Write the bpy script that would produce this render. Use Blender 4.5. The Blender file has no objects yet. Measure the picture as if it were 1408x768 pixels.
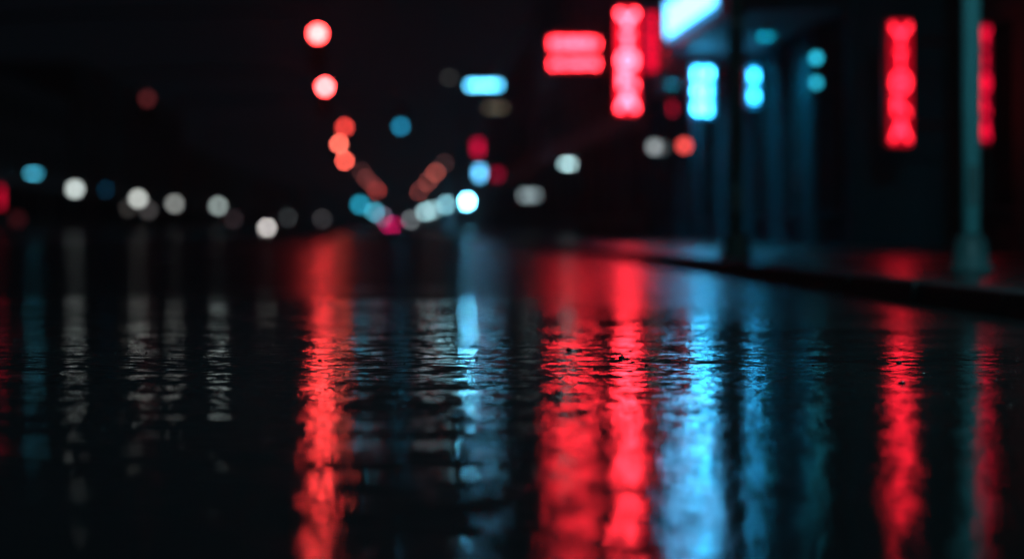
import bpy, bmesh, math, random
from mathutils import Vector, Matrix, noise as mnoise

random.seed(7)
sc = bpy.context.scene
col = sc.collection

# ------------------------------------------------------------------ picture geometry
F = 3324.0            # focal length in pixels of the 1408 px wide photograph (85 mm on 36 mm)
VX, HY = 540.0, 312.0  # vanishing point of the street
CZ = 0.40             # camera height
FOCUS = 7.07
APER = 0.0617


def P(px, py, d):
    """world point seen at photo pixel (px, py) when it stands d metres down the street"""
    return Vector(((px - VX) / F * d, d, CZ + (HY - py) / F * d))


def coc_r(d):
    return 0.5 * APER * F * abs(1 / FOCUS - 1 / d)


# ------------------------------------------------------------------ materials
MATS = {}


def surf(name, color, rough=0.6, var=0.25, scale=3.0, bump=0.0, bscale=40.0, metallic=0.0, spec=0.5, streak=False):
    if name in MATS:
        return MATS[name]
    m = bpy.data.materials.new(name)
    m.use_nodes = True
    nt = m.node_tree
    N, L = nt.nodes, nt.links
    b = N['Principled BSDF']
    b.inputs['Roughness'].default_value = rough
    b.inputs['Metallic'].default_value = metallic
    b.inputs['Specular IOR Level'].default_value = spec
    tc = N.new('ShaderNodeTexCoord')
    mp = N.new('ShaderNodeMapping')
    if streak:
        mp.inputs['Scale'].default_value = (1, 1, 0.15)
    L.new(tc.outputs['Object'], mp.inputs['Vector'])
    n = N.new('ShaderNodeTexNoise')
    n.inputs['Scale'].default_value = scale
    n.inputs['Detail'].default_value = 5
    L.new(mp.outputs[0], n.inputs['Vector'])
    r = N.new('ShaderNodeValToRGB')
    c = Vector(color)
    r.color_ramp.elements[0].position = 0.3
    r.color_ramp.elements[1].position = 0.7
    r.color_ramp.elements[0].color = (*(c * (1 - var)), 1)
    r.color_ramp.elements[1].color = (*(c * (1 + var)), 1)
    L.new(n.outputs['Fac'], r.inputs[0])
    L.new(r.outputs[0], b.inputs['Base Color'])
    mr = N.new('ShaderNodeMapRange')
    mr.inputs['To Min'].default_value = max(0.02, rough - 0.1)
    mr.inputs['To Max'].default_value = min(1, rough + 0.1)
    L.new(n.outputs['Fac'], mr.inputs['Value'])
    L.new(mr.outputs[0], b.inputs['Roughness'])
    if bump:
        n2 = N.new('ShaderNodeTexNoise')
        n2.inputs['Scale'].default_value = bscale
        L.new(tc.outputs['Object'], n2.inputs['Vector'])
        bp = N.new('ShaderNodeBump')
        bp.inputs['Strength'].default_value = bump
        bp.inputs['Distance'].default_value = 0.01
        L.new(n2.outputs['Fac'], bp.inputs['Height'])
        L.new(bp.outputs[0], b.inputs['Normal'])
    MATS[name] = m
    return m


def glow(name, rgb):
    """a lit lamp or sign: rgb is its radiance"""
    key = (name, tuple(round(x, 4) for x in rgb))
    if key in MATS:
        return MATS[key]
    m = bpy.data.materials.new(name)
    m.use_nodes = True
    nt = m.node_tree
    nt.nodes.clear()
    o = nt.nodes.new('ShaderNodeOutputMaterial')
    e = nt.nodes.new('ShaderNodeEmission')
    s = max(rgb)
    e.inputs['Color'].default_value = (*[x / s for x in rgb], 1)
    e.inputs['Strength'].default_value = s
    nt.links.new(e.outputs[0], o.inputs[0])
    MATS[key] = m
    return m


def slopes(nt, pos, layers):
    """sum of noise gradients, as a ready normal for a level surface. layers: (scale xyz, strength x, strength y, detail)"""
    N, L = nt.nodes, nt.links
    acc = None
    for k, (scl, sx, sy, det) in enumerate(layers):
        mp = N.new('ShaderNodeMapping')
        mp.inputs['Scale'].default_value = scl
        mp.inputs['Location'].default_value = (k * 13.7, k * 5.1, k * 2.3)
        L.new(pos, mp.inputs['Vector'])
        n = N.new('ShaderNodeTexNoise')
        n.inputs['Scale'].default_value = 1.0
        n.inputs['Detail'].default_value = det
        L.new(mp.outputs[0], n.inputs['Vector'])
        s = N.new('ShaderNodeVectorMath'); s.operation = 'SUBTRACT'
        s.inputs[1].default_value = (0.5, 0.5, 0.5)
        L.new(n.outputs['Color'], s.inputs[0])
        q = N.new('ShaderNodeVectorMath'); q.operation = 'MULTIPLY'
        q.inputs[1].default_value = (sx, sy, 0)
        L.new(s.outputs[0], q.inputs[0])
        if acc is None:
            acc = q
        else:
            a = N.new('ShaderNodeVectorMath'); a.operation = 'ADD'
            L.new(acc.outputs[0], a.inputs[0]); L.new(q.outputs[0], a.inputs[1])
            acc = a
    return acc


def finish_normal(nt, acc):
    N, L = nt.nodes, nt.links
    a = N.new('ShaderNodeVectorMath'); a.operation = 'ADD'
    a.inputs[1].default_value = (0, 0, 1)
    L.new(acc.outputs[0], a.inputs[0])
    n = N.new('ShaderNodeVectorMath'); n.operation = 'NORMALIZE'
    L.new(a.outputs[0], n.inputs[0])
    return n.outputs[0]


RIPPLES = [
    ((70, 150, 1), 0.06, 0.035, 0.0),
    ((28, 46, 1), 0.085, 0.080, 0.0),
    ((9.5, 17.0, 1), 0.042, 0.105, 0.0),
    ((3.0, 6.0, 1), 0.018, 0.055, 0.0),
    ((0.9, 2.2, 1), 0.005, 0.022, 0.0),
]


def road_mat(name):
    """wet asphalt: stone grain with a film of water whose depth changes from place to place and drowns the grain in the low part of the road"""
    m = bpy.data.materials.new(name)
    m.use_nodes = True
    nt = m.node_tree
    N, L = nt.nodes, nt.links
    b = N['Principled BSDF']
    g = N.new('ShaderNodeNewGeometry')
    pos = g.outputs['Position']
    water = slopes(nt, pos, RIPPLES)
    stone = slopes(nt, pos, [((75, 75, 1), 0.22, 0.17, 1.0), ((11, 11, 1), 0.05, 0.05, 1.0)])

    def math_(op, a, c, clamp=False):
        q = N.new('ShaderNodeMath'); q.operation = op; q.use_clamp = clamp
        for k, v in enumerate((a, c)):
            if isinstance(v, (int, float)):
                q.inputs[k].default_value = v
            else:
                L.new(v, q.inputs[k])
        return q.outputs[0]

    def noise_(scl, det):
        mp = N.new('ShaderNodeMapping'); mp.inputs['Scale'].default_value = scl
        L.new(pos, mp.inputs['Vector'])
        n = N.new('ShaderNodeTexNoise'); n.inputs['Scale'].default_value = 1; n.inputs['Detail'].default_value = det
        L.new(mp.outputs[0], n.inputs['Vector'])
        return math_('SUBTRACT', n.outputs['Fac'], 0.5)
    sp = N.new('ShaderNodeSeparateXYZ'); L.new(pos, sp.inputs[0])
    lvl = N.new('ShaderNodeMapRange'); lvl.inputs['From Min'].default_value = 8.0; lvl.inputs['From Max'].default_value = 18.0
    lvl.inputs['To Min'].default_value = 0.88; lvl.inputs['To Max'].default_value = -0.15
    L.new(sp.outputs['Y'], lvl.inputs['Value'])
    camber = N.new('ShaderNodeMapRange'); camber.inputs['From Min'].default_value = 1.5; camber.inputs['From Max'].default_value = 2.7
    camber.inputs['To Min'].default_value = 0.0; camber.inputs['To Max'].default_value = -0.45
    L.new(sp.outputs['X'], camber.inputs['Value'])
    d = math_('ADD', lvl.outputs[0], camber.outputs[0])
    d = math_('ADD', d, math_('MULTIPLY', noise_((0.40, 0.30, 1), 3), 1.7))
    d = math_('ADD', d, math_('MULTIPLY', noise_((3.0, 2.0, 1), 3), 1.0))
    d = math_('ADD', d, math_('MULTIPLY', noise_((75, 75, 1), 1), 1.3))
    dep = N.new('ShaderNodeMapRange'); dep.interpolation_type = 'SMOOTHSTEP'
    dep.inputs['From Min'].default_value = 0.10; dep.inputs['From Max'].default_value = 0.80
    L.new(d, dep.inputs['Value'])
    mx = N.new('ShaderNodeMix'); mx.data_type = 'VECTOR'
    L.new(dep.outputs[0], mx.inputs['Factor']); L.new(stone.outputs[0], mx.inputs[4]); L.new(water.outputs[0], mx.inputs[5])

    class _:
        outputs = [mx.outputs[1]]
    L.new(finish_normal(nt, _), b.inputs['Normal'])
    ro = N.new('ShaderNodeMapRange'); ro.inputs['To Min'].default_value = 0.23; ro.inputs['To Max'].default_value = 0.03
    L.new(dep.outputs[0], ro.inputs['Value']); L.new(ro.outputs[0], b.inputs['Roughness'])
    b.inputs['IOR'].default_value = 1.36
    fine = N.new('ShaderNodeTexNoise'); fine.inputs['Scale'].default_value = 75; fine.inputs['Detail'].default_value = 3
    L.new(pos, fine.inputs['Vector'])
    r = N.new('ShaderNodeValToRGB')
    r.color_ramp.elements[0].position = 0.35; r.color_ramp.elements[1].position = 0.75
    r.color_ramp.elements[0].color = (0.006, 0.006, 0.0065, 1); r.color_ramp.elements[1].color = (0.024, 0.024, 0.024, 1)
    L.new(fine.outputs['Fac'], r.inputs[0]); L.new(r.outputs[0], b.inputs['Base Color'])
    return m


def wet_ground(name, base, rough, layers, film=0.45):
    """wet asphalt or paving: grainy stone with smoother places where water stands in the pores"""
    m = bpy.data.materials.new(name)
    m.use_nodes = True
    nt = m.node_tree
    N, L = nt.nodes, nt.links
    b = N['Principled BSDF']
    b.inputs['IOR'].default_value = 1.4
    g = N.new('ShaderNodeNewGeometry')
    acc = slopes(nt, g.outputs['Position'], layers)
    big = N.new('ShaderNodeTexNoise')
    big.inputs['Scale'].default_value = 0.55
    big.inputs['Detail'].default_value = 4
    L.new(g.outputs['Position'], big.inputs['Vector'])
    mr = N.new('ShaderNodeMapRange')
    mr.inputs['From Min'].default_value = 0.38
    mr.inputs['From Max'].default_value = 0.62
    mr.inputs['To Min'].default_value = film
    mr.inputs['To Max'].default_value = 1.0
    L.new(big.outputs['Fac'], mr.inputs['Value'])
    sc_ = N.new('ShaderNodeVectorMath'); sc_.operation = 'SCALE'
    L.new(acc.outputs[0], sc_.inputs[0]); L.new(mr.outputs[0], sc_.inputs['Scale'])
    L.new(finish_normal(nt, sc_), b.inputs['Normal'])
    mu = N.new('ShaderNodeMath'); mu.operation = 'MULTIPLY'; mu.inputs[1].default_value = rough
    L.new(mr.outputs[0], mu.inputs[0])
    L.new(mu.outputs[0], b.inputs['Roughness'])
    fine = N.new('ShaderNodeTexNoise')
    fine.inputs['Scale'].default_value = 60
    fine.inputs['Detail'].default_value = 3
    L.new(g.outputs['Position'], fine.inputs['Vector'])
    r = N.new('ShaderNodeValToRGB')
    c = Vector(base)
    r.color_ramp.elements[0].position = 0.3
    r.color_ramp.elements[1].position = 0.75
    r.color_ramp.elements[0].color = (*(c * 0.6), 1)
    r.color_ramp.elements[1].color = (*(c * 1.6), 1)
    L.new(fine.outputs['Fac'], r.inputs[0])
    L.new(r.outputs[0], b.inputs['Base Color'])
    return m


M_ROAD = road_mat('wet_asphalt')
M_PAVE = wet_ground('wet_paving', (0.03, 0.03, 0.032), 0.34, [((45, 45, 1), 0.2, 0.2, 1.0), ((3, 3, 1), 0.05, 0.05, 1.0)], 0.6)
M_KERB = surf('kerb_stone', (0.025, 0.025, 0.028), 0.55, 0.3, 8, 0.5, 60)
M_WALLS = [surf('dark_render', (0.06, 0.06, 0.065), 0.75, 0.3, 1.2, 0.4, 12, streak=True),
           surf('brown_brick_wall', (0.07, 0.04, 0.032), 0.8, 0.35, 6, 0.6, 18),
           surf('grey_stone_wall', (0.09, 0.09, 0.095), 0.7, 0.3, 2.0, 0.4, 10, streak=True)]
M_TILE = surf('blue_lit_tile', (0.014, 0.15, 0.19), 0.75, 0.2, 2.2, 0.2, 9, streak=True, spec=0.0)  # teal tint puts the signs' blue light into the wall colour
M_TRIM = surf('painted_trim', (0.05, 0.055, 0.06), 0.5, 0.2, 4)
M_GLASS = surf('dark_window_glass', (0.010, 0.012, 0.015), 0.4, 0.2, 1.0, spec=0.0)
M_DOOR = surf('dark_door_paint', (0.035, 0.03, 0.03), 0.45, 0.25, 3)
M_BLACK = surf('black_painted_steel', (0.012, 0.014, 0.014), 0.45, 0.3, 6, 0.2, 30, metallic=0.0)
M_GREENBLK = surf('dark_green_cast_iron', (0.03, 0.055, 0.05), 0.5, 0.3, 6, 0.3, 30)
M_TEAL = surf('teal_lit_steel', (0.17, 0.60, 0.64), 0.5, 0.18, 3, 0.15, 30, streak=True)  # cyan light on the post is put into its colour
M_TEALD = surf('shaded_teal_iron', (0.06, 0.16, 0.17), 0.5, 0.25, 5)  # darker copy of the post colour, shade at the base painted in
M_TEALD2 = surf('blue_lit_joinery', (0.010, 0.05, 0.06), 0.9, 0.2, 5, spec=0.0)  # same blue light tinted into trim and boards
M_STEEL = surf('galvanised_steel', (0.20, 0.21, 0.22), 0.45, 0.25, 5, metallic=0.7)
M_CABR = surf('dark_red_sign_cabinet', (0.09, 0.012, 0.015), 0.5, 0.3, 4)
M_CABB = surf('dark_blue_sign_cabinet', (0.012, 0.04, 0.06), 0.5, 0.3, 4)
M_SOFFIT = surf('painted_soffit', (0.035, 0.115, 0.14), 0.6, 0.15, 1.5)
M_GRIT = surf('wet_stone_grit', (0.02, 0.02, 0.022), 0.16, 0.4, 80, spec=0.8)
M_LINE = surf('worn_road_paint', (0.30, 0.30, 0.29), 0.35, 0.4, 9)
M_CARP = surf('dark_car_paint', (0.012, 0.014, 0.02), 0.25, 0.2, 3)
M_TYRE = surf('black_rubber', (0.012, 0.012, 0.012), 0.8, 0.3, 20)
M_RIM = surf('alloy_rim', (0.3, 0.3, 0.31), 0.35, 0.2, 5, metallic=0.8)


# ------------------------------------------------------------------ mesh builder
class MB:
    def __init__(self):
        self.bm = bmesh.new()

    def box(self, x0, x1, y0, y1, z0, z1, bev=0.0):
        r = bmesh.ops.create_cube(self.bm, size=1.0)
        vs = r['verts']
        for v in vs:
            v.co = Vector(((x0 + x1) / 2 + v.co.x * (x1 - x0), (y0 + y1) / 2 + v.co.y * (y1 - y0), (z0 + z1) / 2 + v.co.z * (z1 - z0)))
        if bev:
            es = list({e for v in vs for e in v.link_edges})
            bmesh.ops.bevel(self.bm, geom=es, offset=bev, segments=2, affect='EDGES', profile=0.5)
        return self

    def lathe(self, prof, cx=0, cy=0, cz=0, seg=20, axis='z'):
        """prof: list of (radius, height)"""
        rings = []
        for (r, h) in prof:
            ring = []
            for i in range(seg):
                a = 2 * math.pi * i / seg
                p = (r * math.cos(a), r * math.sin(a), h)
                if axis == 'y':
                    p = (p[0], p[2], p[1])
                if axis == 'x':
                    p = (p[2], p[0], p[1])
                ring.append(self.bm.verts.new((cx + p[0], cy + p[1], cz + p[2])))
            rings.append(ring)
        for a, b in zip(rings, rings[1:]):
            for i in range(seg):
                j = (i + 1) % seg
                self.bm.faces.new((a[i], a[j], b[j], b[i]))
        self.bm.faces.new(rings[0][::-1])
        self.bm.faces.new(rings[-1])
        return self

    def tube(self, pts, r0, r1=None, seg=10):
        r1 = r0 if r1 is None else r1
        pts = [Vector(p) for p in pts]
        rings = []
        n = len(pts)
        for i, p in enumerate(pts):
            t = (pts[min(i + 1, n - 1)] - pts[max(i - 1, 0)]).normalized()
            u = t.cross(Vector((0, 0, 1)))
            if u.length < 1e-3:
                u = t.cross(Vector((0, 1, 0)))
            u.normalize()
            w = t.cross(u)
            r = r0 + (r1 - r0) * i / max(1, n - 1)
            rings.append([self.bm.verts.new(p + u * r * math.cos(2 * math.pi * k / seg) + w * r * math.sin(2 * math.pi * k / seg)) for k in range(seg)])
        for a, b in zip(rings, rings[1:]):
            for i in range(seg):
                j = (i + 1) % seg
                self.bm.faces.new((a[i], a[j], b[j], b[i]))
        self.bm.faces.new(rings[0][::-1])
        self.bm.faces.new(rings[-1])
        return self

    def ball(self, c, r, sub=2, sq=(1, 1, 1)):
        k = bmesh.ops.create_icosphere(self.bm, subdivisions=sub, radius=r)
        for v in k['verts']:
            v.co = Vector((v.co.x * sq[0], v.co.y * sq[1], v.co.z * sq[2])) + Vector(c)
        return self

    def prism(self, poly, z0, z1):
        lo = [self.bm.verts.new((x, y, z0)) for x, y in poly]
        hi = [self.bm.verts.new((x, y, z1)) for x, y in poly]
        n = len(poly)
        self.bm.faces.new(lo[::-1])
        self.bm.faces.new(hi)
        for i in range(n):
            j = (i + 1) % n
            self.bm.faces.new((lo[i], lo[j], hi[j], hi[i]))
        return self

    def build(self, name, mat, parent=None, smooth=False, at=(0, 0, 0)):
        bmesh.ops.recalc_face_normals(self.bm, faces=self.bm.faces)
        me = bpy.data.meshes.new(name)
        self.bm.to_mesh(me)
        self.bm.free()
        me.materials.append(mat)
        if smooth:
            for p in me.polygons:
                p.use_smooth = True
        o = bpy.data.objects.new(name, me)
        col.objects.link(o)
        o.location = at
        if parent:
            o.parent = parent
        return o


def tag(o, label=None, cat=None, group=None, kind=None):
    if label: o['label'] = label
    if cat: o['category'] = cat
    if group: o['group'] = group
    if kind: o['kind'] = kind
    return o


def thing(name, label, cat, loc=(0, 0, 0), group=None):
    o = bpy.data.objects.new(name, None)
    col.objects.link(o)
    o.location = loc
    return tag(o, label, cat, group)


def struct(name, mb, mat, smooth=False):
    return tag(mb.build(name, mat, smooth=smooth), kind='structure')


def lamp_rgb(v, d, r):
    """radiance a lamp of radius r (m) at distance d needs for its out-of-focus disc to read v"""
    rs = r / d * F
    k = max(1.0, (coc_r(d) / rs) ** 2)
    return tuple(x * k for x in v)


# ------------------------------------------------------------------ camera
cam = bpy.data.cameras.new('camera')
co = bpy.data.objects.new('camera', cam)
col.objects.link(co)
co.location = (0, 0, CZ)
co.rotation_euler = (math.radians(90), 0, 0)
cam.lens = 85
cam.sensor_width = 36
cam.sensor_fit = 'HORIZONTAL'
cam.shift_x = (704 - VX) / 1408
cam.shift_y = -(384 - HY) / 1408
cam.clip_start = 0.05
cam.clip_end = 6000
cam.dof.use_dof = True
cam.dof.focus_distance = FOCUS
cam.dof.aperture_fstop = 0.085 / APER
sc.camera = co

# ------------------------------------------------------------------ night sky
w = bpy.data.worlds.new('World')
sc.world = w
w.use_nodes = True
nt = w.node_tree
bg = nt.nodes['Background']
sky = nt.nodes.new('ShaderNodeTexSky')
sky.sky_type = 'NISHITA'
sky.sun_disc = False
sky.sun_elevation = math.radians(-7)
sky.sun_rotation = math.radians(200)
mixn = nt.nodes.new('ShaderNodeMix')
mixn.data_type = 'RGBA'
mixn.inputs['Factor'].default_value = 0.85
mixn.inputs[7].default_value = (0.032, 0.052, 0.078, 1)   # clouded city night
nt.links.new(sky.outputs[0], mixn.inputs[6])
nt.links.new(mixn.outputs[2], bg.inputs['Color'])
bg.inputs['Strength'].default_value = 0.045

# ------------------------------------------------------------------ ground, road, pavements
KX, KH = 2.72, 0.114        # right kerb
LX = -10.5                  # left kerb
struct('ground', MB().box(-1500, 1500, -200, 3000, -0.6, -0.02), M_KERB)
bmr = MB()
bmr.box(LX, KX, -40, 1400, -0.018, 0.0)
struct('road', bmr, M_ROAD)
struct('pavement', MB().box(KX + 0.16, 18, -40, 1400, -0.01, KH), M_PAVE)
kb = MB()
y = -8.0
while y < 70:
    ln = random.uniform(0.86, 0.94)
    dx, dz = random.uniform(-.006, .006), random.uniform(-.004, .004)
    kb.box(KX + dx, KX + 0.157, y, y + ln - 0.012, -0.01, KH + 0.003 + dz, 0.014)
    y += ln
kb.box(KX, KX + 0.157, y, 1400, -0.01, KH + 0.002, 0.012)
struct('kerb', kb, M_KERB)
struct('pavement_opposite', MB().box(-26, LX - 0.16, -40, 1400, -0.01, KH), M_PAVE)
struct('kerb_opposite', MB().box(LX - 0.16, LX, -40, 1400, -0.01, KH + 0.002, 0.012), M_KERB)
struct('traffic_island', MB().box(-3.5, -2.5, 212, 900, -0.01, 0.13, 0.03), M_KERB)
# worn lane markings down the road
ml = MB()
for k in range(14):
    y = 30 + k * 9
    ml.box(-3.07, -2.95, y, y + 3, 0.001, 0.004)
struct('lane_markings', ml, M_LINE)


# loose wet grit on the wet road
ib = bmesh.new()
bmesh.ops.create_icosphere(ib, subdivisions=1, radius=1.0)
ib.verts.ensure_lookup_table()
IV = [v.co.copy() for v in ib.verts]
IF = [[v.index for v in f.verts] for f in ib.faces]
ib.free()
gv, gf = [], []


def stone(x, y, r, flat=0.6, lift=0.2):
    s = (random.uniform(0.8, 1.5), random.uniform(0.7, 1.2), random.uniform(flat * .8, flat * 1.2))
    ph = random.uniform(0, 9)
    n0 = len(gv)
    for c in IV:
        q = 1 + 0.35 * mnoise.noise(c * 1.2 + Vector((ph, ph, ph)))
        gv.append((c.x * r * s[0] * q + x, c.y * r * s[1] * q + y, max(-0.004, c.z * r * s[2] * q + r * lift)))
    gf.extend([[n0 + k for k in f] for f in IF])


for (px, py, r) in [(855, 492, .010), (862, 494, .007), (782, 481, .010), (1240, 527, .009), (1236, 499, .008), (889, 502, .005), (870, 497, .004),
                    (1143, 507, .005), (1118, 502, .004), (440, 496, .006), (276, 494, .005), (655, 492, .004), (948, 486, .005)]:
    d = CZ * F / (py - HY)
    stone((px - VX) / F * d, d, r)
for k in range(1600):
    d = random.uniform(3.2, 14)
    x = (random.uniform(-30, 1450) - VX) / F * d
    if x > KX - 0.05:
        continue
    wgt = 0.3 if d < 5.5 else 0.6
    if x > 1.5 or d > 11:
        wgt = 1
    if random.random() < wgt:
        stone(x, d, random.choice([.001, .0012, .0015, .002, .0025]) * (1 if d > 5 else 0.8))
for k in range(5000):
    d = random.uniform(5.2, 11.5)
    x = (random.uniform(-20, 1440) - VX) / F * d
    if x > KX - 0.05 or mnoise.noise(Vector((x * 1.3, d * 0.9, 3.3))) < random.uniform(-.5, .5):
        continue
    stone(x, d, random.choice([.0009, .0012, .0015, .0018]), 0.5, 0.1)
gm = bpy.data.meshes.new('grit')
gm.from_pydata(gv, [], gf)
gm.materials.append(M_GRIT)
for p_ in gm.polygons:
    p_.use_smooth = True
go = bpy.data.objects.new('grit', gm)
col.objects.link(go)
tag(go, kind='stuff', label='small wet stones and grit scattered over the wet road')


# ------------------------------------------------------------------ buildings
def building(name, label, side, x0, y0, y1, h, wall, bay=3.4, storeys=3, depth=9.0, shops=True, cat='building', skip_door=False, trim=None, board=None):
    """side +1: right of the street, facade at x0 looking to -x; -1: left, facade looking to +x"""
    s = side
    trim = trim or M_TRIM
    board = board or M_DOOR
    root = thing(name, label, cat, (x0, y0, 0))
    ln = y1 - y0

    def bx(mb, u0, u1, v0, v1, z0, z1, bev=0.0):   # u: out of the wall (towards street positive), v along street
        a, b = sorted((-s * u0, -s * u1))
        mb.box(a, b, v0, v1, z0, z1, bev)
    m = MB()
    bx(m, -depth, 0, 0, ln, 0.0, h)
    m.build('wall', wall, root)
    m = MB()
    bx(m, -depth - .1, 0.28, -0.1 if ln > 4 else 0, ln - 0.12, h + 0.002, h + 0.35, 0.03)
    bx(m, 0.002, 0.16, 0.02, ln - 0.14, h - 0.45, h - 0.22, 0.02)
    m.build('cornice', trim, root)
    nb = max(1, int(ln // bay))
    bw = ln / nb
    for i in range(nb + 1):
        c = min(max(i * bw, 0.22), ln - 0.22)
        m = MB()
        bx(m, 0.002, 0.14, c - 0.2, c + 0.2, 0.1, h - 0.5)
        m.build('pilaster', wall, root)
    fr = pn = None
    ch = (h - 4.0) / max(1, storeys - 1)
    for st in range(1, storeys):
        for i in range(nb):
            c = (i + 0.5) * bw
            z = 4.2 + (st - 1) * ch
            ww, hh = min(1.3, bw * 0.42), min(1.9, ch * 0.62)
            if fr is None:
                m = MB()
                for (a, b, q, t) in [(-ww / 2 - .08, -ww / 2, 0, hh), (ww / 2, ww / 2 + .08, 0, hh), (-ww / 2 - .08, ww / 2 + .08, hh, hh + .12), (-ww / 2 - .14, ww / 2 + .14, -.1, 0), (-ww / 2, ww / 2, hh * .5 - .03, hh * .5 + .03)]:
                    bx(m, 0.003, 0.08, a, b, q, t)
                fr = f = m.build('window', trim, root)
                m = MB()
                bx(m, 0.003, 0.03, -ww / 2, ww / 2, 0.001, hh)
                pn = p = m.build('pane', M_GLASS, f)
            else:
                f = fr.copy(); col.objects.link(f); f.parent = root
                p = pn.copy(); col.objects.link(p); p.parent = f
            f.location = (0, c, z)
    if shops:
        for i in range(nb):
            c0, c1 = i * bw + 0.3, (i + 1) * bw - 0.3
            door = (not skip_door) and i % 3 == 1
            if door:
                dm = MB(); bx(dm, 0.003, 0.05, c0, c0 + 1.0, KH + .02, 2.3)
                d_ = dm.build('door', board, root)
                hm = MB(); hm.tube([(-s * 0.05, c0 + .88, 1.0), (-s * 0.11, c0 + .88, 1.02), (-s * 0.11, c0 + .88, 1.3), (-s * 0.05, c0 + .88, 1.32)], 0.014, seg=6)
                hm.build('handle', M_STEEL, d_)
                c0 += 1.12
            m = MB()
            z0, z1 = 0.65, 2.9
            for (a, b, q, t) in [(c0, c0 + .07, z0, z1), (c1 - .07, c1, z0, z1), (c0, c1, z1, z1 + .09), (c0, c1, z0 - .1, z0), ((c0 + c1) / 2 - .03, (c0 + c1) / 2 + .03, z0, z1)]:
                bx(m, 0.003, 0.09, a, b, q, t)
            f = m.build('shop_window', trim, root)
            m = MB()
            bx(m, 0.003, 0.03, c0 + .071, c1 - .071, z0 + .001, z1 - .001)
            m.build('pane', M_GLASS, f)
            m = MB()
            bx(m, 0.003, 0.12, i * bw + 0.25, (i + 1) * bw - 0.25, 3.02, 3.5, 0.01)
            m.build('fascia_board', board, root)
    return root


building('brick_building', 'dark shop building behind the teal lamp post and the tall red vertical sign', 1, 7.4, 6, 31.7, 10, M_WALLS[1], storeys=3)
building('tiled_building', 'tiled building tinted teal for the blue light of its canopy and hanging signs', 1, 6.2, 32, 58, 11, M_TILE, bay=3.1, storeys=3, trim=M_TEALD2, board=M_TEALD2)
building('stone_building', 'dark stone building just past the red neon blade sign', 1, 6.2, 58.4, 104, 12, M_WALLS[2], storeys=3, bay=4.5)
building('corner_building', 'dark rendered building behind the cyan box sign high over the pavement', 1, 6.9, 104.6, 168, 10, M_WALLS[0], storeys=3, bay=6)
building('terrace_building', 'long low dark terrace at the far end of the right pavement', 1, 15.0, 172, 420, 9, M_WALLS[1], storeys=2, bay=16)
building('warehouse_building', 'dark brick warehouse at the left edge behind the red upright sign', -1, -23, 50, 116, 10, M_WALLS[1], storeys=3, bay=6)
building('corner_shop_building', 'dark grey building with the first bright white globe lamp on the left', -1, -23, 116.5, 172, 9, M_WALLS[2], storeys=3, bay=6)
building('office_building', 'plain dark building on the left with the dull grey globe lamps', -1, -23, 175, 262, 12, M_WALLS[0], storeys=3, bay=9)
building('terrace_building', 'long low dark terrace at the far end of the left pavement', -1, -23, 266, 620, 9, M_WALLS[1], storeys=2, bay=22)


# ------------------------------------------------------------------ lamps
def wall_lantern(px, py, d, v, label, side, wallx, r=0.15, group=None, cat='lantern'):
    p = P(px, py, d)
    t = thing('wall_lantern', label, cat, (p.x, p.y, p.z), group)
    reach = wallx - p.x
    MB().tube([(reach, 0, r * 1.9), (reach * 0.4, 0, r * 2.1), (0, 0, r * 1.75), (0, 0, r * 1.25)], 0.02, seg=8).build('bracket', M_BLACK, t, True)
    MB().lathe([(0.03, r * 1.45), (r * 0.95, r * 0.98), (r * 1.02, r * 0.85), (r * .7, r * 0.84)], seg=16).build('cap', M_BLACK, t, True)
    MB().ball((0, 0, 0), r, 3).build('globe', glow('lamp_globe', lamp_rgb(v, d, r)), t, True)
    m = MB()
    m.box(reach - 0.03 * side, reach, -0.08, 0.08, r * 1.2, r * 2.6) if side < 0 else m.box(reach - 0.03, reach, -0.08, 0.08, r * 1.2, r * 2.6)
    m.build('wall_plate', M_BLACK, t)
    return t


G_LL = 'globe lamp posts along the left pavement'
LW = -23.0


def left_d(px, x=-15.2):
    return x * F / (px - VX)


WHITE = (0.62, 0.72, 0.70)
GREY = (0.19, 0.215, 0.215)

# kerb bollard light
p = P(367, 313, 160)
t = thing('bollard_light', 'short bollard with a bright white globe low by the left kerb', 'bollard', (p.x, p.y, 0.0))
zb = p.z
MB().lathe([(0.16, 0.0), (0.16, 0.05), (0.09, 0.07), (0.08, zb - 0.16), (0.12, zb - 0.14), (0.12, zb - 0.11)], seg=16).build('post', M_BLACK, t, True)
MB().ball((0, 0, zb), 0.17, 3).build('globe', glow('bollard_globe', lamp_rgb((0.62, 0.58, 0.57), 160, 0.17)), t, True)


def globe_post(px, py, d, v, label, group, r=0.2):
    p = P(px, py, d)
    base = 0.13
    t = thing('lamp_post', label, 'lamp post', (p.x, p.y, base), group)
    z = p.z - base
    MB().lathe([(0.16, 0), (0.16, 0.12), (0.10, 0.2), (0.09, 0.55), (0.055, 0.62), (0.045, z - r - 0.08), (0.09, z - r - 0.04), (0.1, z - r * 0.85)], seg=14).build('post', M_BLACK, t, True)
    MB().ball((0, 0, z), r, 3).build('globe', glow('post_globe', lamp_rgb(v, d, r)), t, True)
    MB().lathe([(r * 0.5, z + r * 0.86), (r * 0.45, z + r * 1.02), (0.02, z + r * 1.2)], seg=14).build('finial', M_BLACK, t, True)
    return t


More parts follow.
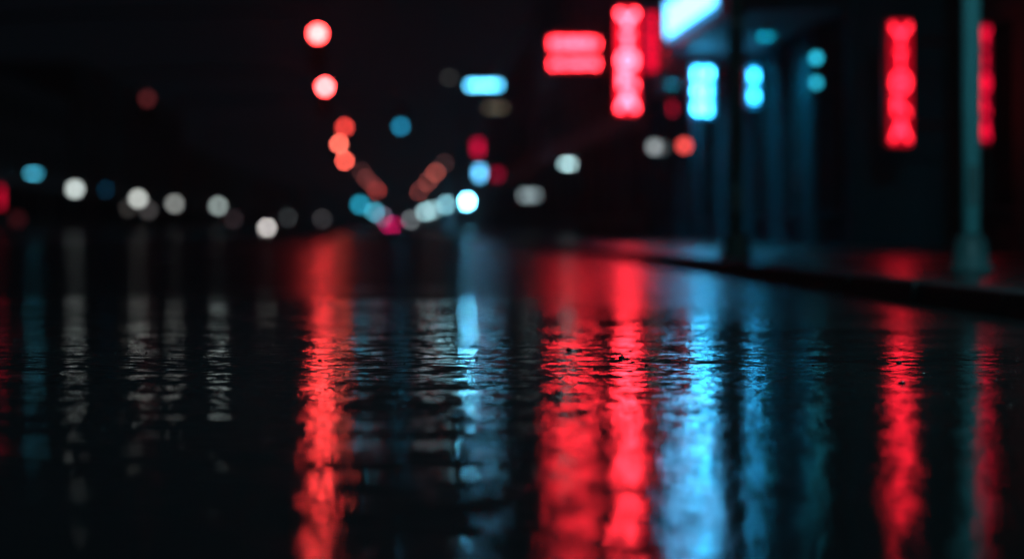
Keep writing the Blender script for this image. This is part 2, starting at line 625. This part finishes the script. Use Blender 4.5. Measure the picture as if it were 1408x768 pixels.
G_R = 'globe lamp posts along the right pavement'
globe_post(641, 277, 190, (2.2, 11, 17), 'brightest blue-white globe lamp post, nearest of the row on the right pavement', G_R, 0.26)
globe_post(615, 281, 262, (0.34, 0.80, 0.95), 'pale blue globe lamp post just left of the brightest one', G_R, 0.3)
globe_post(594, 288, 370, (0.28, 0.50, 0.55), 'pale grey-blue globe lamp post, third of the right row', G_R, 0.36)
globe_post(585, 291, 450, (0.3, 0.52, 0.56), 'pale grey-blue globe lamp post overlapping the third of the right row', G_R, 0.4)
globe_post(565, 302, 640, (0.14, 0.16, 0.17), 'dull grey globe lamp post, farthest of the right row', G_R, 0.5)
globe_post(103, 260, left_d(103), (0.62, 0.70, 0.68), 'bright white globe lamp between the cyan sign and the dim blue sign', G_LL, 0.2)
globe_post(190, 273, left_d(190), (0.54, 0.57, 0.54), 'bright white globe lamp right of the dim blue sign', G_LL, 0.22)
globe_post(240, 280, left_d(240), (0.22, 0.23, 0.22), 'dull grey globe lamp just right of the second bright white one', G_LL, 0.24)
globe_post(300, 283, left_d(300), (0.25, 0.30, 0.29), 'grey globe lamp standing alone between the dull one and the kerb bollard', G_LL, 0.26)
globe_post(395, 299, left_d(395), (0.03, 0.034, 0.036), 'very faint globe lamp just right of the kerb bollard light', G_LL, 0.3)
globe_post(443, 301, left_d(443), (0.032, 0.03, 0.032), 'faintest globe lamp at the far end of the left row under the red signals', G_LL, 0.4)
globe_post(178, 286, left_d(178), (0.035, 0.032, 0.03), 'faint globe lamp touching the left of the second bright white one', G_LL, 0.22)
globe_post(204, 289, left_d(204), (0.04, 0.037, 0.037), 'faint low globe lamp touching the right of the second bright white one', G_LL, 0.22)
globe_post(321, 301, left_d(321), (0.018, 0.012, 0.014), 'faint reddish globe lamp low beside the lone grey one', G_LL, 0.26)
globe_post(24, 301, left_d(24), (0.022, 0.003, 0.004), 'faint dark red globe lamp low right of the red upright sign', G_LL, 0.2)
G_I = 'globe lamp posts on the traffic island'
globe_post(495, 281, 221, (0.015, 0.28, 0.42), 'saturated cyan globe lamp post at the near end of the traffic island', G_I, 0.28)
globe_post(515, 291, 399, (0.06, 0.34, 0.46), 'paler cyan globe lamp post behind the first on the island', G_I, 0.38)
globe_post(526, 298, 640, (0.12, 0.10, 0.15), 'dim mauve globe lamp post farthest along the island', G_I, 0.5)

# ------------------------------------------------------------------ traffic lights
RED = (1.0, 0.072, 0.058)


def signal_head(parent, x, z, lit, rgb, lens=0.15):
    m = MB()
    m.box(x - 0.2, x + 0.2, -0.13, 0.13, z - 0.62, z + 0.62, 0.04)
    h = m.build('signal_housing', M_BLACK, parent)
    for k, nm in enumerate(('top', 'mid', 'low')):
        zz = z + 0.4 - 0.4 * k
        m = MB()
        m.lathe([(lens * 1.0, -0.132), (lens * 1.0, -0.14), (lens * .8, -0.16), (lens * .4, -0.172)], cx=x, cz=zz, seg=20, axis='y')
        if k == lit:
            mt = glow('lit_signal_lens', rgb)
        else:
            mt = surf('unlit_signal_lens', (0.03, 0.02, 0.015), 0.2, 0.2, 10)
        m.build('lens', mt, h, True)
        m = MB()     # visor: half tube over the lens
        m.tube([(x + (lens + .02) * math.cos(a), -0.14, zz + (lens + .02) * math.sin(a)) for a in [math.pi * q / 10 for q in range(11)]], 0.012, seg=6)
        m.tube([(x + (lens + .02) * math.cos(a), -0.22, zz + (lens + .02) * math.sin(a)) for a in [math.pi * q / 8 + 0.2 for q in range(7)]], 0.012, seg=6)
        m.build('visor', M_BLACK, h)
    return h


def mast_signal(heads, d, polex, label, group):
    """heads: (px, py, lit index, v); the lit lens is seen at (px, py)"""
    t = thing('traffic_light', label, 'traffic light', (polex, d, 0.1), group)
    zs = []
    for (px, py, lit, v) in heads:
        p = P(px, py, d)
        z = p.z - 0.1 - 0.4 + 0.4 * lit
        signal_head(t, p.x - polex, z, lit, lamp_rgb(v, d, 0.15))
        zs.append((p.x - polex, z))
    za = max(z for _, z in zs) + 0.95
    xe = max((x for x, _ in zs), key=abs)
    MB().lathe([(0.2, 0), (0.2, 0.06), (0.13, 0.1), (0.11, za * 0.6), (0.09, za + 0.25), (0.05, za + 0.32)], seg=14).build('pole', M_STEEL, t, True)
    sgn = 1 if xe > 0 else -1
    MB().tube([(0, 0, za - 0.15), (xe * 0.3, 0, za), (xe * 0.7, 0, za + 0.05), (xe + 0.25 * sgn, 0, za + 0.06)], 0.07, 0.04).build('mast_arm', M_STEEL, t, True)
    for x, z in zs:
        MB().tube([(x, 0, z + 0.6), (x, 0, za + 0.04)], 0.025, seg=8).build('hanger', M_STEEL, t)
    return t


GT = 'red traffic lights hung over the left lanes'
R = lambda k: tuple(x * k for x in RED)
mast_signal([(437, 47, 0, tuple(x * y for x, y in zip((20, 20, 20), (1.0, 0.046, 0.046))))], 64, -10.9, 'topmost and brightest red traffic light over the left lanes', GT)
mast_signal([(447, 120, 0, tuple(x * y for x, y in zip((15, 15, 15), (1.0, 0.05, 0.052))))], 88, -10.9, 'second bright red traffic light, directly below the topmost one', GT)
mast_signal([(474, 175, 0, (0.85, 0.055, 0.045)), (551, 174, 2, (0.01, 0.17, 0.30))], 124, -10.9, 'traffic light with one red lamp and one teal lamp on the same arm', GT)
mast_signal([(467, 198, 0, (1.7, 0.26, 0.18))], 149, -11.2, 'salmon red traffic light, middle of the three that overlap', GT)
mast_signal([(474, 221, 0, (1.2, 0.14, 0.10))], 186, -11.4, 'orange red traffic light, lowest of the three that overlap', GT)
GD = 'dim red traffic lights far down the left lanes'
mast_signal([(497, 236, 0, (0.035, 0.010, 0.010))], 224, -11.4, 'faintest dim red traffic light heading the far left chain', GD)
mast_signal([(504, 246, 0, (0.075, 0.015, 0.014))], 257, -11.4, 'dim red traffic light second in the far left chain', GD)
mast_signal([(513, 255, 0, (0.06, 0.013, 0.013))], 297, -11.4, 'dim red traffic light third in the far left chain', GD)
mast_signal([(518, 262, 0, (0.16, 0.018, 0.016))], 340, -11.4, 'brightest dim red light at the low end of the far left chain', GD)


def post_signal(px, py, d, lit, v, label, group, polex=None, lens=0.15):
    p = P(px, py, d)
    polex = p.x + 0.34 if polex is None else polex
    t = thing('traffic_light', label, 'traffic light', (polex, d, KH), group)
    z = p.z - KH - 0.4 + 0.4 * lit
    signal_head(t, p.x - polex, z, lit, lamp_rgb(v, d, lens), lens)
    MB().lathe([(0.17, 0), (0.17, 0.06), (0.09, 0.1), (0.07, z + 0.8), (0.03, z + 0.86)], seg=12).build('pole', M_STEEL, t, True)
    for q in (0.45, -0.45):
        MB().tube([(0, 0, z + q), (p.x - polex, 0.0, z + q)], 0.03, seg=8).build('bracket', M_STEEL, t)
    return t


GR = 'dim red traffic lights down the right kerb'
post_signal(611, 225, 190, 0, (0.028, 0.012, 0.012), 'faintest brown-red traffic light, highest of the right chain', GR)
post_signal(599, 237, 226, 0, (0.23, 0.045, 0.035), 'brightest red traffic light of the right chain', GR)
post_signal(588, 250, 273, 0, (0.13, 0.027, 0.022), 'red traffic light in the middle of the right chain', GR)
post_signal(576, 263, 339, 0, (0.10, 0.020, 0.018), 'dim red traffic light, lowest of the right chain', GR)
post_signal(203, 136, 104, 0, (0.055, 0.008, 0.009), 'lone dim red traffic light high above the left pavement', None, polex=-11.2)

# crossing signal: red lamp over a blue-white pedestrian panel, second red lamp beside it
dC = 101.0
p = P(657, 203, dC)
t = thing('crossing_signal', 'crossing signal with a crimson lamp over a blue-white panel', 'traffic light', (p.x + 0.4, dC, KH))
zr = p.z - KH
m = MB(); m.box(-0.65, -0.15, -0.12, 0.12, zr - 0.42, zr + 0.42, 0.04)
hs = m.build('signal_housing', M_BLACK, t)
m = MB(); m.box(-0.53, -0.27, -0.15, -0.122, zr - 0.26, zr + 0.26, 0.02)
m.build('red_lamp', glow('crimson_signal', (1.6, 0.012, 0.12)), hs)
p2 = P(659, 238, dC)
zp = p2.z - KH
m = MB(); m.box(-0.62, -0.06, -0.12, 0.12, zp - 0.38, zp + 0.36, 0.04)
hp = m.build('panel_housing', M_BLACK, t)
m = MB(); m.box(-0.46, -0.2, -0.15, -0.122, zp - 0.22, zp + 0.22, 0.03)
m.build('walk_panel', glow('blue_white_panel', (0.8, 3.4, 6.0)), hp)
p3 = P(683, 240, dC)
z3 = p3.z - KH
m = MB(); m.box(0.15, 0.6, -0.12, 0.12, z3 - 0.3, z3 + 0.3, 0.04)
h3 = m.build('side_housing', M_BLACK, t)
m = MB(); m.lathe([(0.17, -0.122), (0.17, -0.14), (0.1, -0.17)], cx=p3.x - p.x - 0.4, cz=z3, seg=20, axis='y')
m.build('side_lamp', glow('dim_crimson_lamp', (0.75, 0.01, 0.07)), h3, True)
MB().lathe([(0.18, 0), (0.18, 0.06), (0.1, 0.12), (0.08, zr + 0.7), (0.04, zr + 0.78)], seg=12).build('pole', M_STEEL, t, True)

# ------------------------------------------------------------------ neon glyph strokes
GL = {
    'fork': [[(-.5, 1), (-.42, .75), (0, .45)], [(.5, 1), (.42, .75), (0, .45)], [(0, .45), (0, 0)]],
    'tee': [[(-.34, .8), (.34, .8)], [(0, .8), (0, .05)]],
    'ring': [[(.46 * math.cos(a), .5 + .46 * math.sin(a)) for a in [2 * math.pi * k / 16 for k in range(17)]], [(-.16, .5), (.16, .5)]],
    'chair': [[(-.36, 1), (-.36, .1)], [(-.36, .5), (.2, .45), (.42, .3), (.42, .05)], [(-.1, .9), (-.1, .5)]],
    'tent': [[(0, 1), (-.26, .5), (-.5, 0)], [(0, 1), (.26, .5), (.5, 0)], [(-.26, .5), (.26, .5)], [(-.12, .8), (.12, .8)]],
    'gate': [[(-.4, 0), (-.4, 1), (.4, 1), (.4, 0)], [(-.4, .5), (.4, .5)]],
    'comb': [[(-.4, 0), (-.4, 1), (.35, 1)], [(-.4, .5), (.25, .5)], [(-.4, 0), (.35, 0)]],
    'post': [[(0, 0), (0, 1)], [(-.25, 1), (.25, 1)], [(-.25, 0), (.25, 0)]],
}


def strokes(mb, glyph, cx, z0, wd, ht, y, r):
    for line in GL[glyph]:
        mb.tube([(cx + x * wd, y, z0 + q * ht) for x, q in line], r, seg=8)


def vertical_sign(name, label, px0, px1, py0, py1, d, L, panel, tube, wallx, group=None, cab=M_CABR, order=('fork', 'tee', 'ring', 'chair', 'tent'), dims=(1, .7, 1, .8, 1), bracket=True):
    """blade sign whose blurred picture spans the pixel box; the blur is taken off to get the real size"""
    c = coc_r(d)
    a, b = P(px0 + c, py0 + c, d), P(px1 - c, py1 - c, d)
    cx, wd = (a.x + b.x) / 2, b.x - a.x
    z0, z1 = b.z, a.z
    t = thing(name, label, 'sign', (cx, d, z0), group)
    H = z1 - z0
    m = MB(); m.box(-wd / 2 - .05, wd / 2 + .05, 0.0, 0.22, -0.06, H + .06, 0.02)
    cb = m.build('cabinet', cab, t)
    if panel:
        m = MB(); m.box(-wd / 2 - .02, wd / 2 + .02, -0.02, -0.002, -0.02, H + .02, 0.006)
        m.build('backlit_panel', glow('backlit_sign_panel', panel), cb)
    n = len(order)
    pitch = H / n
    for k, gname in enumerate(order):
        m = MB()
        zz = H - (k + 1) * pitch
        strokes(m, gname, 0, zz + pitch * .1, wd * .9 * (1 if dims[k] > .75 else .8), pitch * .84, -0.05, tube * dims[k])
        m.build('letter', glow('neon_tube', L), t, True)
    if bracket:
        for q in (0.15, 0.85):
            m = MB()
            m.tube([(wd / 2 + .04, 0.11, H * q), (wallx - cx, 0.11, H * q)], 0.03, seg=8)
            m.build('bracket', M_BLACK, t)
    return t


# the big red pair at the middle distance
dS = 45.0
vertical_sign('blade_sign', 'tall glowing red neon blade sign beside the horizontal two row sign', 838, 887, 2, 166, dS, (38, 1.0, 1.65), (2.4, .012, .06), 0.035, 6.2)
# added glowing panel, stands in for red light on the sign's side and wall
p0, p1 = P(889, 18, 46.2), P(902, 98, 46.2)
t = thing('red_light_panel', 'narrow glowing panel standing in for red light right of the tall red blade sign', 'sign', ((p0.x + p1.x) / 2, 46.2, p1.z))
hw, hh = (p1.x - p0.x) / 2, p0.z - p1.z
m = MB(); m.box(-hw - .03, hw + .03, 0, .16, -.05, hh + .05, .015)
cb = m.build('cabinet', M_CABR, t)
m = MB()
for k in range(4):
    m.box(-hw, hw, -.03, -.002, hh * (k + .06) / 4, hh * (k + .94) / 4, .01)
m.build('backlit_panel', glow('crimson_light_glow', (1.5, 0.006, 0.06)), cb)  # glow imitates a red-lit surface
m = MB(); m.tube([(hw, .08, hh * .5), (6.2 - t.location.x, .08, hh * .5)], .03, seg=8)
m.build('bracket', M_BLACK, t)
# horizontal two row sign
c = coc_r(dS)
a, b = P(745 + c, 42 + c, dS), P(836 - c, 104 - c, dS)
t = thing('horizontal_sign', 'wide red neon sign in two rows sticking out over the road', 'sign', (a.x, dS, b.z))
W, H = b.x - a.x, a.z - b.z
m = MB(); m.box(-.06, W + .06, 0, .2, -.08, H + .08, .02); cb = m.build('cabinet', M_CABR, t)
seq = ['gate', 'post', 'comb', 'gate', 'ring', 'post', 'gate', 'comb', 'tee']
for k in range(9):
    for zz, hh_, rr, qq in ((H * .66, H * .34, .016, k), (0, H * .2, .015, (k * 4 + 2) % 9)):
        m = MB()
        strokes(m, seq[qq], W * (k + .5) / 9, zz, W / 9 * .72, hh_, -.04, rr)
        m.build('letter', glow('neon_tube', (32, .72, 1.25)), t, True)
m = MB(); m.tube([(W, .1, H * .5), (3.95 - t.location.x + .2, .1, H * .5)], .035, seg=8)
m.build('bracket', M_BLACK, t)
m = MB(); m.tube([(0.1, .1, H + .08), (W * .5, .1, H + .32), (4.1 - a.x, .1, H + .5)], .02, seg=8)
m.build('stay_rod', M_BLACK, t)

# the red pair at the right behind the teal lamp post
GV = 'red vertical neon signs on the right'
vertical_sign('blade_sign', 'red vertical neon sign left of the teal lamp post', 1214, 1261, 21, 208, 29.5, (7.0, .10, .24), (0.6, .001, .014), 0.022, 7.4, GV)
vertical_sign('blade_sign', 'narrow dim red vertical sign half hidden behind the teal lamp post', 1338, 1369, 25, 206, 29.2, (1.7, .008, .07), (0.12, .001, .01), 0.02, 7.4, GV)

# ------------------------------------------------------------------ canopy and its blue signs
CB = 3.33
t = thing('canopy', 'blue-lit shop canopy over the pavement with a white-blue lightbox along its edge', 'canopy', (0, 0, 0))
MB().prism([(6.2, 32.1), (4.62, 32.6), (4.62, 40.6), (6.2, 57.0)], CB, CB + 0.5).build('roof_slab', M_CABB, t)
MB().prism([(6.19, 32.3), (4.72, 32.75), (4.72, 40.5), (6.19, 56.6)], CB - 0.02, CB - 0.002).build('soffit', M_SOFFIT, t)
m = MB()
nL = 13
y0, y1 = 33.9, 39.9
m.box(4.54, 4.617, y0 - .1, y1 + .1, CB + .14, CB + .80, 0.01)
lb = m.build('lightbox', glow('lightbox_face', (.002, .45, 1.0)), t)
for k in range(nL):
    m = MB()
    yc = y0 + (k + .5) * (y1 - y0) / nL
    hgt = random.choice([.44, .5, .54])
    m.box(4.50, 4.538, yc - .15, yc - .09, CB + .2, CB + .2 + hgt)
    m.box(4.50, 4.538, yc + .07, yc + .13, CB + .2, CB + .2 + hgt)
    zz = CB + .2 + random.choice([.0, .12, .3])
    m.box(4.50, 4.537, yc - .088, yc + .068, zz, zz + .06)
    m.build('letter', glow('lightbox_letters', (.8, 3.4, 6.6)), t)
for y in (34, 37, 40):
    m = MB()
    m.tube([(4.9, y, CB + .5), (6.2, y, CB + 2.0)], .025, seg=8)
    m.build('tie_rod', M_BLACK, t)
for fa, fb in ((32.5, 33.75), (40.05, 40.62)):
    MB().box(4.53, 4.619, fa, fb, CB - .02, CB + .84, .01).build('fascia_end', M_CABB, t)



for yy in (36.0, 39.2, 43.5, 48.0):  # lights added under the canopy to wash the wall teal
    m = MB(); m.lathe([(.11, CB - .021), (.11, CB - .03), (.08, CB - .034)], cx=5.55, cy=yy, seg=18)
    m.build('added_downlight', glow('added_blue_wash', (1.0, 260, 430)), t)
    m = MB()
    for q in range(20):
        a0, a1 = 2 * math.pi * q / 20, 2 * math.pi * (q + 1) / 20
        vs = [m.bm.verts.new((5.55 + .125 * math.cos(a), yy + .125 * math.sin(a), z)) for a, z in ((a0, CB - .018), (a1, CB - .018), (a1, CB - .10), (a0, CB - .10))]
        m.bm.faces.new(vs)
    m.build('added_light_shroud', M_BLACK, t)  # keeps the added lights out of sight from the road


def box_sign(name, label, px0, px1, py0, py1, d, panel, cells, cellrgb, group=None, hang=None, wallx=None, cab=M_CABB, cell=0.8, two=True):
    c = coc_r(d)
    a, b = P(px0 + c, py0 + c, d), P(px1 - c, py1 - c, d)
    if b.x - a.x < .06:
        mx = (a.x + b.x) / 2; a.x, b.x = mx - .03, mx + .03
    if a.z - b.z < .06:
        mz = (a.z + b.z) / 2; a.z, b.z = mz + .03, mz - .03
    W, H = b.x - a.x, a.z - b.z
    t = thing(name, label, 'sign', ((a.x + b.x) / 2, d, b.z), group)
    m = MB(); m.box(-W / 2 - .03, W / 2 + .03, 0, .16, -.03, H + .03, .012); cb = m.build('cabinet', cab, t)
    m = MB(); m.box(-W / 2, W / 2, -.025, -.002, 0, H, .006); m.build('backlit_panel', glow('backlit_sign_panel', panel), cb)
    if two:
        m = MB(); m.box(-W / 2, W / 2, .162, .185, 0, H, .006); m.build('rear_panel', glow('backlit_sign_panel', panel), cb)
    if cells:
        nx, nz = cells
        for i in range(nx):
            for j in range(nz):
                m = MB()
                cw, chh = W / nx, H / nz
                x = -W / 2 + (i + .5) * cw
                z = (j + .5) * chh
                q = random.choice(['gate', 'comb', 'ring', 'gate'])
                strokes(m, q, x, z - chh * cell / 2, cw * cell, chh * cell, -.045, min(cw, chh) * .12)
                m.build('letter', glow('lit_characters', cellrgb), t, True)
    if hang:
        for x in (-W * .35, W * .35):
            m = MB()
            m.tube([(x, .08, H + .02), (x, .08, hang - b.z)], .012, seg=6)
            m.build('hanger', M_BLACK, t)
    if wallx is not None:
        sx = 1 if wallx > t.location.x else -1
        m = MB()
        m.tube([(sx * W / 2, .08, H * .5), (wallx - t.location.x, .08, H * .5)], .025, seg=8)
        m.build('bracket', M_BLACK, t)
    return t


GB = 'blue hanging signs under the canopy'
box_sign('hanging_sign', 'large white-blue box sign hanging under the canopy left of the dark post', 940, 992, 79, 172, 40.5, (.002, .46, 1.05), (2, 3), (1.4, 15, 29), GB, hang=CB - .02, cell=.52)
box_sign('hanging_sign', 'slim bright blue box sign hanging under the canopy right of the dark post', 1018, 1054, 80, 158, 40.0, (.001, .40, .95), (1, 2), (.6, 9, 18), GB, hang=CB - .02, cell=.5)
# faint blue lit window high on the tiled front, and small wall signs
box_sign('wall_sign', 'dim blue round sign above the slim blue box sign', 1030, 1058, 6, 36, 39, (.0, .12, .22), None, None, None, wallx=6.2, two=False)
box_sign('wall_sign', 'small crimson box sign low left of the large white-blue sign', 911, 938, 129, 168, 52.5, (1.1, .005, .07), (1, 2), (1.6, .02, .1), None, wallx=6.2, cab=M_CABR)
wall_lantern(941, 200, 50.3, (0.95, 0.085, 0.075), 'round red-orange lantern under the small crimson box sign', 1, 6.2, 0.1)
wall_lantern(900, 202, 54.5, (0.25, 0.28, 0.29), 'round grey-white lantern left of the red-orange lantern', 1, 6.2, 0.11)
wall_lantern(911, 203, 54.0, (0.03, 0.034, 0.036), 'faint grey lantern touching the grey-white one', 1, 6.2, 0.1)

# wall sconce with two globes
p = P(1122, 80, 32.65); q = P(1122, 114, 32.65)
t = thing('wall_sconce', 'double teal globe sconce on the tiled wall, one globe above the other', 'lamp', (p.x, p.y, q.z))
dz = p.z - q.z
rs = 0.055
m = MB(); m.box(6.2 - p.x - .05, 6.2 - p.x, -.06, .06, -.12, dz + .12, .01)
m.build('wall_plate', M_BLACK, t)
for z in (0, dz):
    m = MB()
    m.tube([(6.2 - p.x, 0, z - .1), (0, 0, z - .1), (0, 0, z - .05)], .012, seg=6)
    m.build('arm', M_BLACK, t)
for z, k in ((0, .8), (dz, 1.0)):
    MB().ball((0, 0, z), rs, 3).build('globe', glow('sconce_globe', lamp_rgb((.02 * k, .42 * k, .60 * k), 32.65, rs)), t, True)

# ------------------------------------------------------------------ signs farther down the right side
box_sign('box_sign', 'cyan lightbox sign high over the right pavement', 630, 701, 101, 134, 101, (.02, 3.0, 5.5), (5, 1), (2.4, 10, 16), None, wallx=6.4)
box_sign('strip_sign', 'dim beige sign strip under the high cyan lightbox', 655, 708, 133, 164, 103, (.20, .17, .11), (4, 1), (.5, .42, .3), None, wallx=6.4)
box_sign('shop_sign', 'small white lightbox sign halfway along the right facades', 760, 809, 210, 241, 82, (1.5, 3.8, 4.3), (3, 1), (6, 8, 8), None, wallx=6.2)
box_sign('shop_sign', 'wide dim white sign low on the right facades near the bright lamp post', 704, 754, 251, 286, 103, (.12, .17, .2), (3, 1), (1.4, 1.8, 1.9), None, wallx=6.3)
# tall faint street light whose head shows as a grey disc
p = P(620, 107, 140)
t = thing('street_light', 'tall street light with a faint grey head beside the high cyan sign', 'street light', (4.1, 140, KH))
z = p.z - KH
MB().lathe([(.2, 0), (.2, .1), (.12, .2), (.07, z - .3), (.05, z + .1)], seg=12).build('pole', M_STEEL, t, True)
MB().tube([(0, 0, z), (-.3, 0, z + .15), (p.x - 4.1, 0, z + .12)], .04, seg=8).build('arm', M_STEEL, t, True)
m = MB(); m.box(p.x - 4.1 - .35, p.x - 4.1 + .2, -.14, .14, z + .04, z + .16, .04); m.build('lamp_head', M_STEEL, t)
m = MB(); m.ball((p.x - 4.1 - .08, 0, z + .02), .2, 2, (1, .7, .5)); m.build('lens', glow('faint_lens', lamp_rgb((.03, .03, .028), 140, .17)), t, True)

# ------------------------------------------------------------------ signs on the left side
box_sign('wall_sign', 'wide cyan lightbox sign on the left facade', 26, 67, 224, 253, 106, (.05, 3.2, 5.2), (3, 1), (1.8, 9, 12), None, wallx=LW)
box_sign('wall_sign', 'red upright sign cut by the left edge of the picture', -16, 16, 244, 298, 97, (1.3, .006, .07), (1, 2), (2.0, .02, .1), None, wallx=LW, cab=M_CABR)
box_sign('wall_sign', 'dim blue sign between the first two bright white globe lamps', 132, 159, 244, 277, 131, (.005, .5, 1.1), (1, 2), (.01, .8, 1.8), None, wallx=LW)

# ------------------------------------------------------------------ far car
def make_car(x, y, label):
    t = thing('car', label, 'car', (x, y, 0.0))
    m = MB()
    prof = [(-2.1, .35), (-2.15, .75), (-2.05, .95), (-1.2, 1.02), (1.0, .98), (1.95, .85), (2.1, .6), (2.05, .32)]
    lo = [m.bm.verts.new((-.86, a, z)) for a, z in prof]; hi = [m.bm.verts.new((.86, a, z)) for a, z in prof]
    m.bm.faces.new(lo); m.bm.faces.new(hi[::-1])
    for i in range(len(prof)):
        j = (i + 1) % len(prof); m.bm.faces.new((lo[i], hi[i], hi[j], lo[j]))
    body = m.build('body', M_CARP, t)
    m = MB()
    pr = [(-1.9, .97), (-1.25, 1.42), (.1, 1.46), (.95, .985)]
    lo = [m.bm.verts.new((-.78 if z < 1 else -.62, a, z)) for a, z in pr]; hi = [m.bm.verts.new((.78 if z < 1 else .62, a, z)) for a, z in pr]
    m.bm.faces.new(lo); m.bm.faces.new(hi[::-1])
    for i in range(4):
        j = (i + 1) % 4; m.bm.faces.new((lo[i], hi[i], hi[j], lo[j]))
    m.build('cabin', M_GLASS, t)
    for sx in (-.8, .8):
        for sy in (-1.3, 1.3):
            wm = MB(); wm.lathe([(.2, -.1), (.31, -.1), (.33, -.06), (.33, .06), (.31, .1), (.2, .1)], cx=sx, cy=sy, cz=.33, seg=18, axis='x')
            wo = wm.build('wheel', M_TYRE, t, True)
            rm = MB(); rm.lathe([(.19, -.105), (.19, .105)], cx=sx, cy=sy, cz=.33, seg=14, axis='x'); rm.build('rim', M_RIM, wo)
    for sx in (-.62, .62):
        m = MB(); m.box(sx - .2, sx + .2, -2.19, -2.13, .68, .86, .02)
        m.build('tail_light', glow('tail_light', lamp_rgb((.34, .002, .065), 470, .2)), t)
    m = MB(); m.box(-.3, .3, -2.165, -2.15, .52, .63); m.build('number_plate', M_TRIM, t)
    return t


make_car(-0.27, 470, 'dark car far down the middle of the road with crimson tail lights')


# ------------------------------------------------------------------ street lamps on the near pavement
def street_lamp(x, y, h, mat, base_mat, label, pr, lit, group=None, reach=-1.3, rgb=(1, 1, 1)):
    t = thing('street_lamp', label, 'street lamp', (x, y, KH), group)
    MB().lathe([(pr, .0), (pr, h * .5), (pr * .8, h - .25), (pr * .7, h)], seg=24).build('pole', mat, t, True)
    m = MB()
    m.lathe([(pr * 2.3, 0.0), (pr * 2.3, .03), (pr * 1.9, .05), (pr * 1.75, .17), (pr * 1.5, .21), (pr * 1.15, .235), (pr * 1.03, .25)], seg=24)
    b_ = m.build('base', base_mat, t, True)
    for k in range(4):
        a = math.pi / 4 + k * math.pi / 2
        m = MB()
        m.lathe([(.014, .03), (.014, .05), (.007, .052), (.007, .065)], cx=pr * 2.08 * math.cos(a), cy=pr * 2.08 * math.sin(a), seg=6)
        m.build('anchor_bolt', M_STEEL, b_)
    m = MB(); m.box(-pr * .55, pr * .55, -pr - .006, -pr * .75, .42, .68, .004)
    m.build('access_hatch', base_mat, t)
    m = MB(); m.lathe([(pr * 1.0, h * .42), (pr * 1.1, h * .42 + .005), (pr * 1.1, h * .42 + .045), (pr * 1.0, h * .42 + .05)], seg=20)
    m.build('band', M_STEEL, t)
    MB().tube([(0, 0, h - .05), (reach * .15, 0, h + .28), (reach * .5, 0, h + .42), (reach, 0, h + .42)], pr * .6, pr * .5).build('arm', mat, t, True)
    m = MB(); m.lathe([(.06, .16), (.2, .1), (.24, 0), (.22, -.01)], cx=reach, cz=h + .36, seg=20)
    hd = m.build('lamp_head', mat, t, True)
    m = MB(); m.lathe([(.2, -.012), (.17, -.05), (.08, -.07)], cx=reach, cz=h + .36, seg=20)
    m.build('lens', glow('added_lamp_lens', rgb) if lit else surf('unlit_lens', (.2, .2, .2), .3), hd, True)
    return t


street_lamp(3.70, 15.47, 4.6, M_TEAL, M_TEALD, 'slim teal lamp post on the right pavement in front of the red vertical signs', 0.062, False)
street_lamp(3.10, 21.8, 5.0, M_GREENBLK, M_GREENBLK, 'dark post with a dark green base at the kerb between the two blue signs', .07, False, reach=1.2)
street_lamp(3.9, 7.0, 4.6, M_TEAL, M_TEAL, 'unseen lit lamp post added on the right pavement to light the teal post', .055, True, reach=-.6, rgb=(270, 660, 760))  # out of view, added to light the teal post from the near side

# ------------------------------------------------------------------ damp night air
vm = bpy.data.materials.new('damp_air')
vm.use_nodes = True
vt = vm.node_tree
vt.nodes.clear()
vo = vt.nodes.new('ShaderNodeOutputMaterial')
pv = vt.nodes.new('ShaderNodeVolumePrincipled')
pv.inputs['Color'].default_value = (0.86, 0.9, 0.94, 1)
pv.inputs['Density'].default_value = 0.0007
pv.inputs['Anisotropy'].default_value = 0.8
vt.links.new(pv.outputs[0], vo.inputs['Volume'])
tag(MB().box(-60, 60, -60, 1500, -1.6, 14).build('haze', vm), kind='stuff')

# ------------------------------------------------------------------ render settings
sc.view_settings.view_transform = 'Standard'
sc.view_settings.look = 'None'
sc.view_settings.exposure = 0
sc.view_settings.gamma = 1
sc.view_settings.use_curve_mapping = False
cy = sc.cycles
cy.use_denoising = True
cy.denoiser = 'OPENIMAGEDENOISE'
cy.denoising_input_passes = 'RGB_ALBEDO_NORMAL'
cy.use_adaptive_sampling = False
cy.max_bounces = 6
cy.diffuse_bounces = 2
cy.glossy_bounces = 4
cy.sample_clamp_indirect = 0
cy.use_light_tree = True
cy.caustics_reflective = True
cy.blur_glossy = 0.0
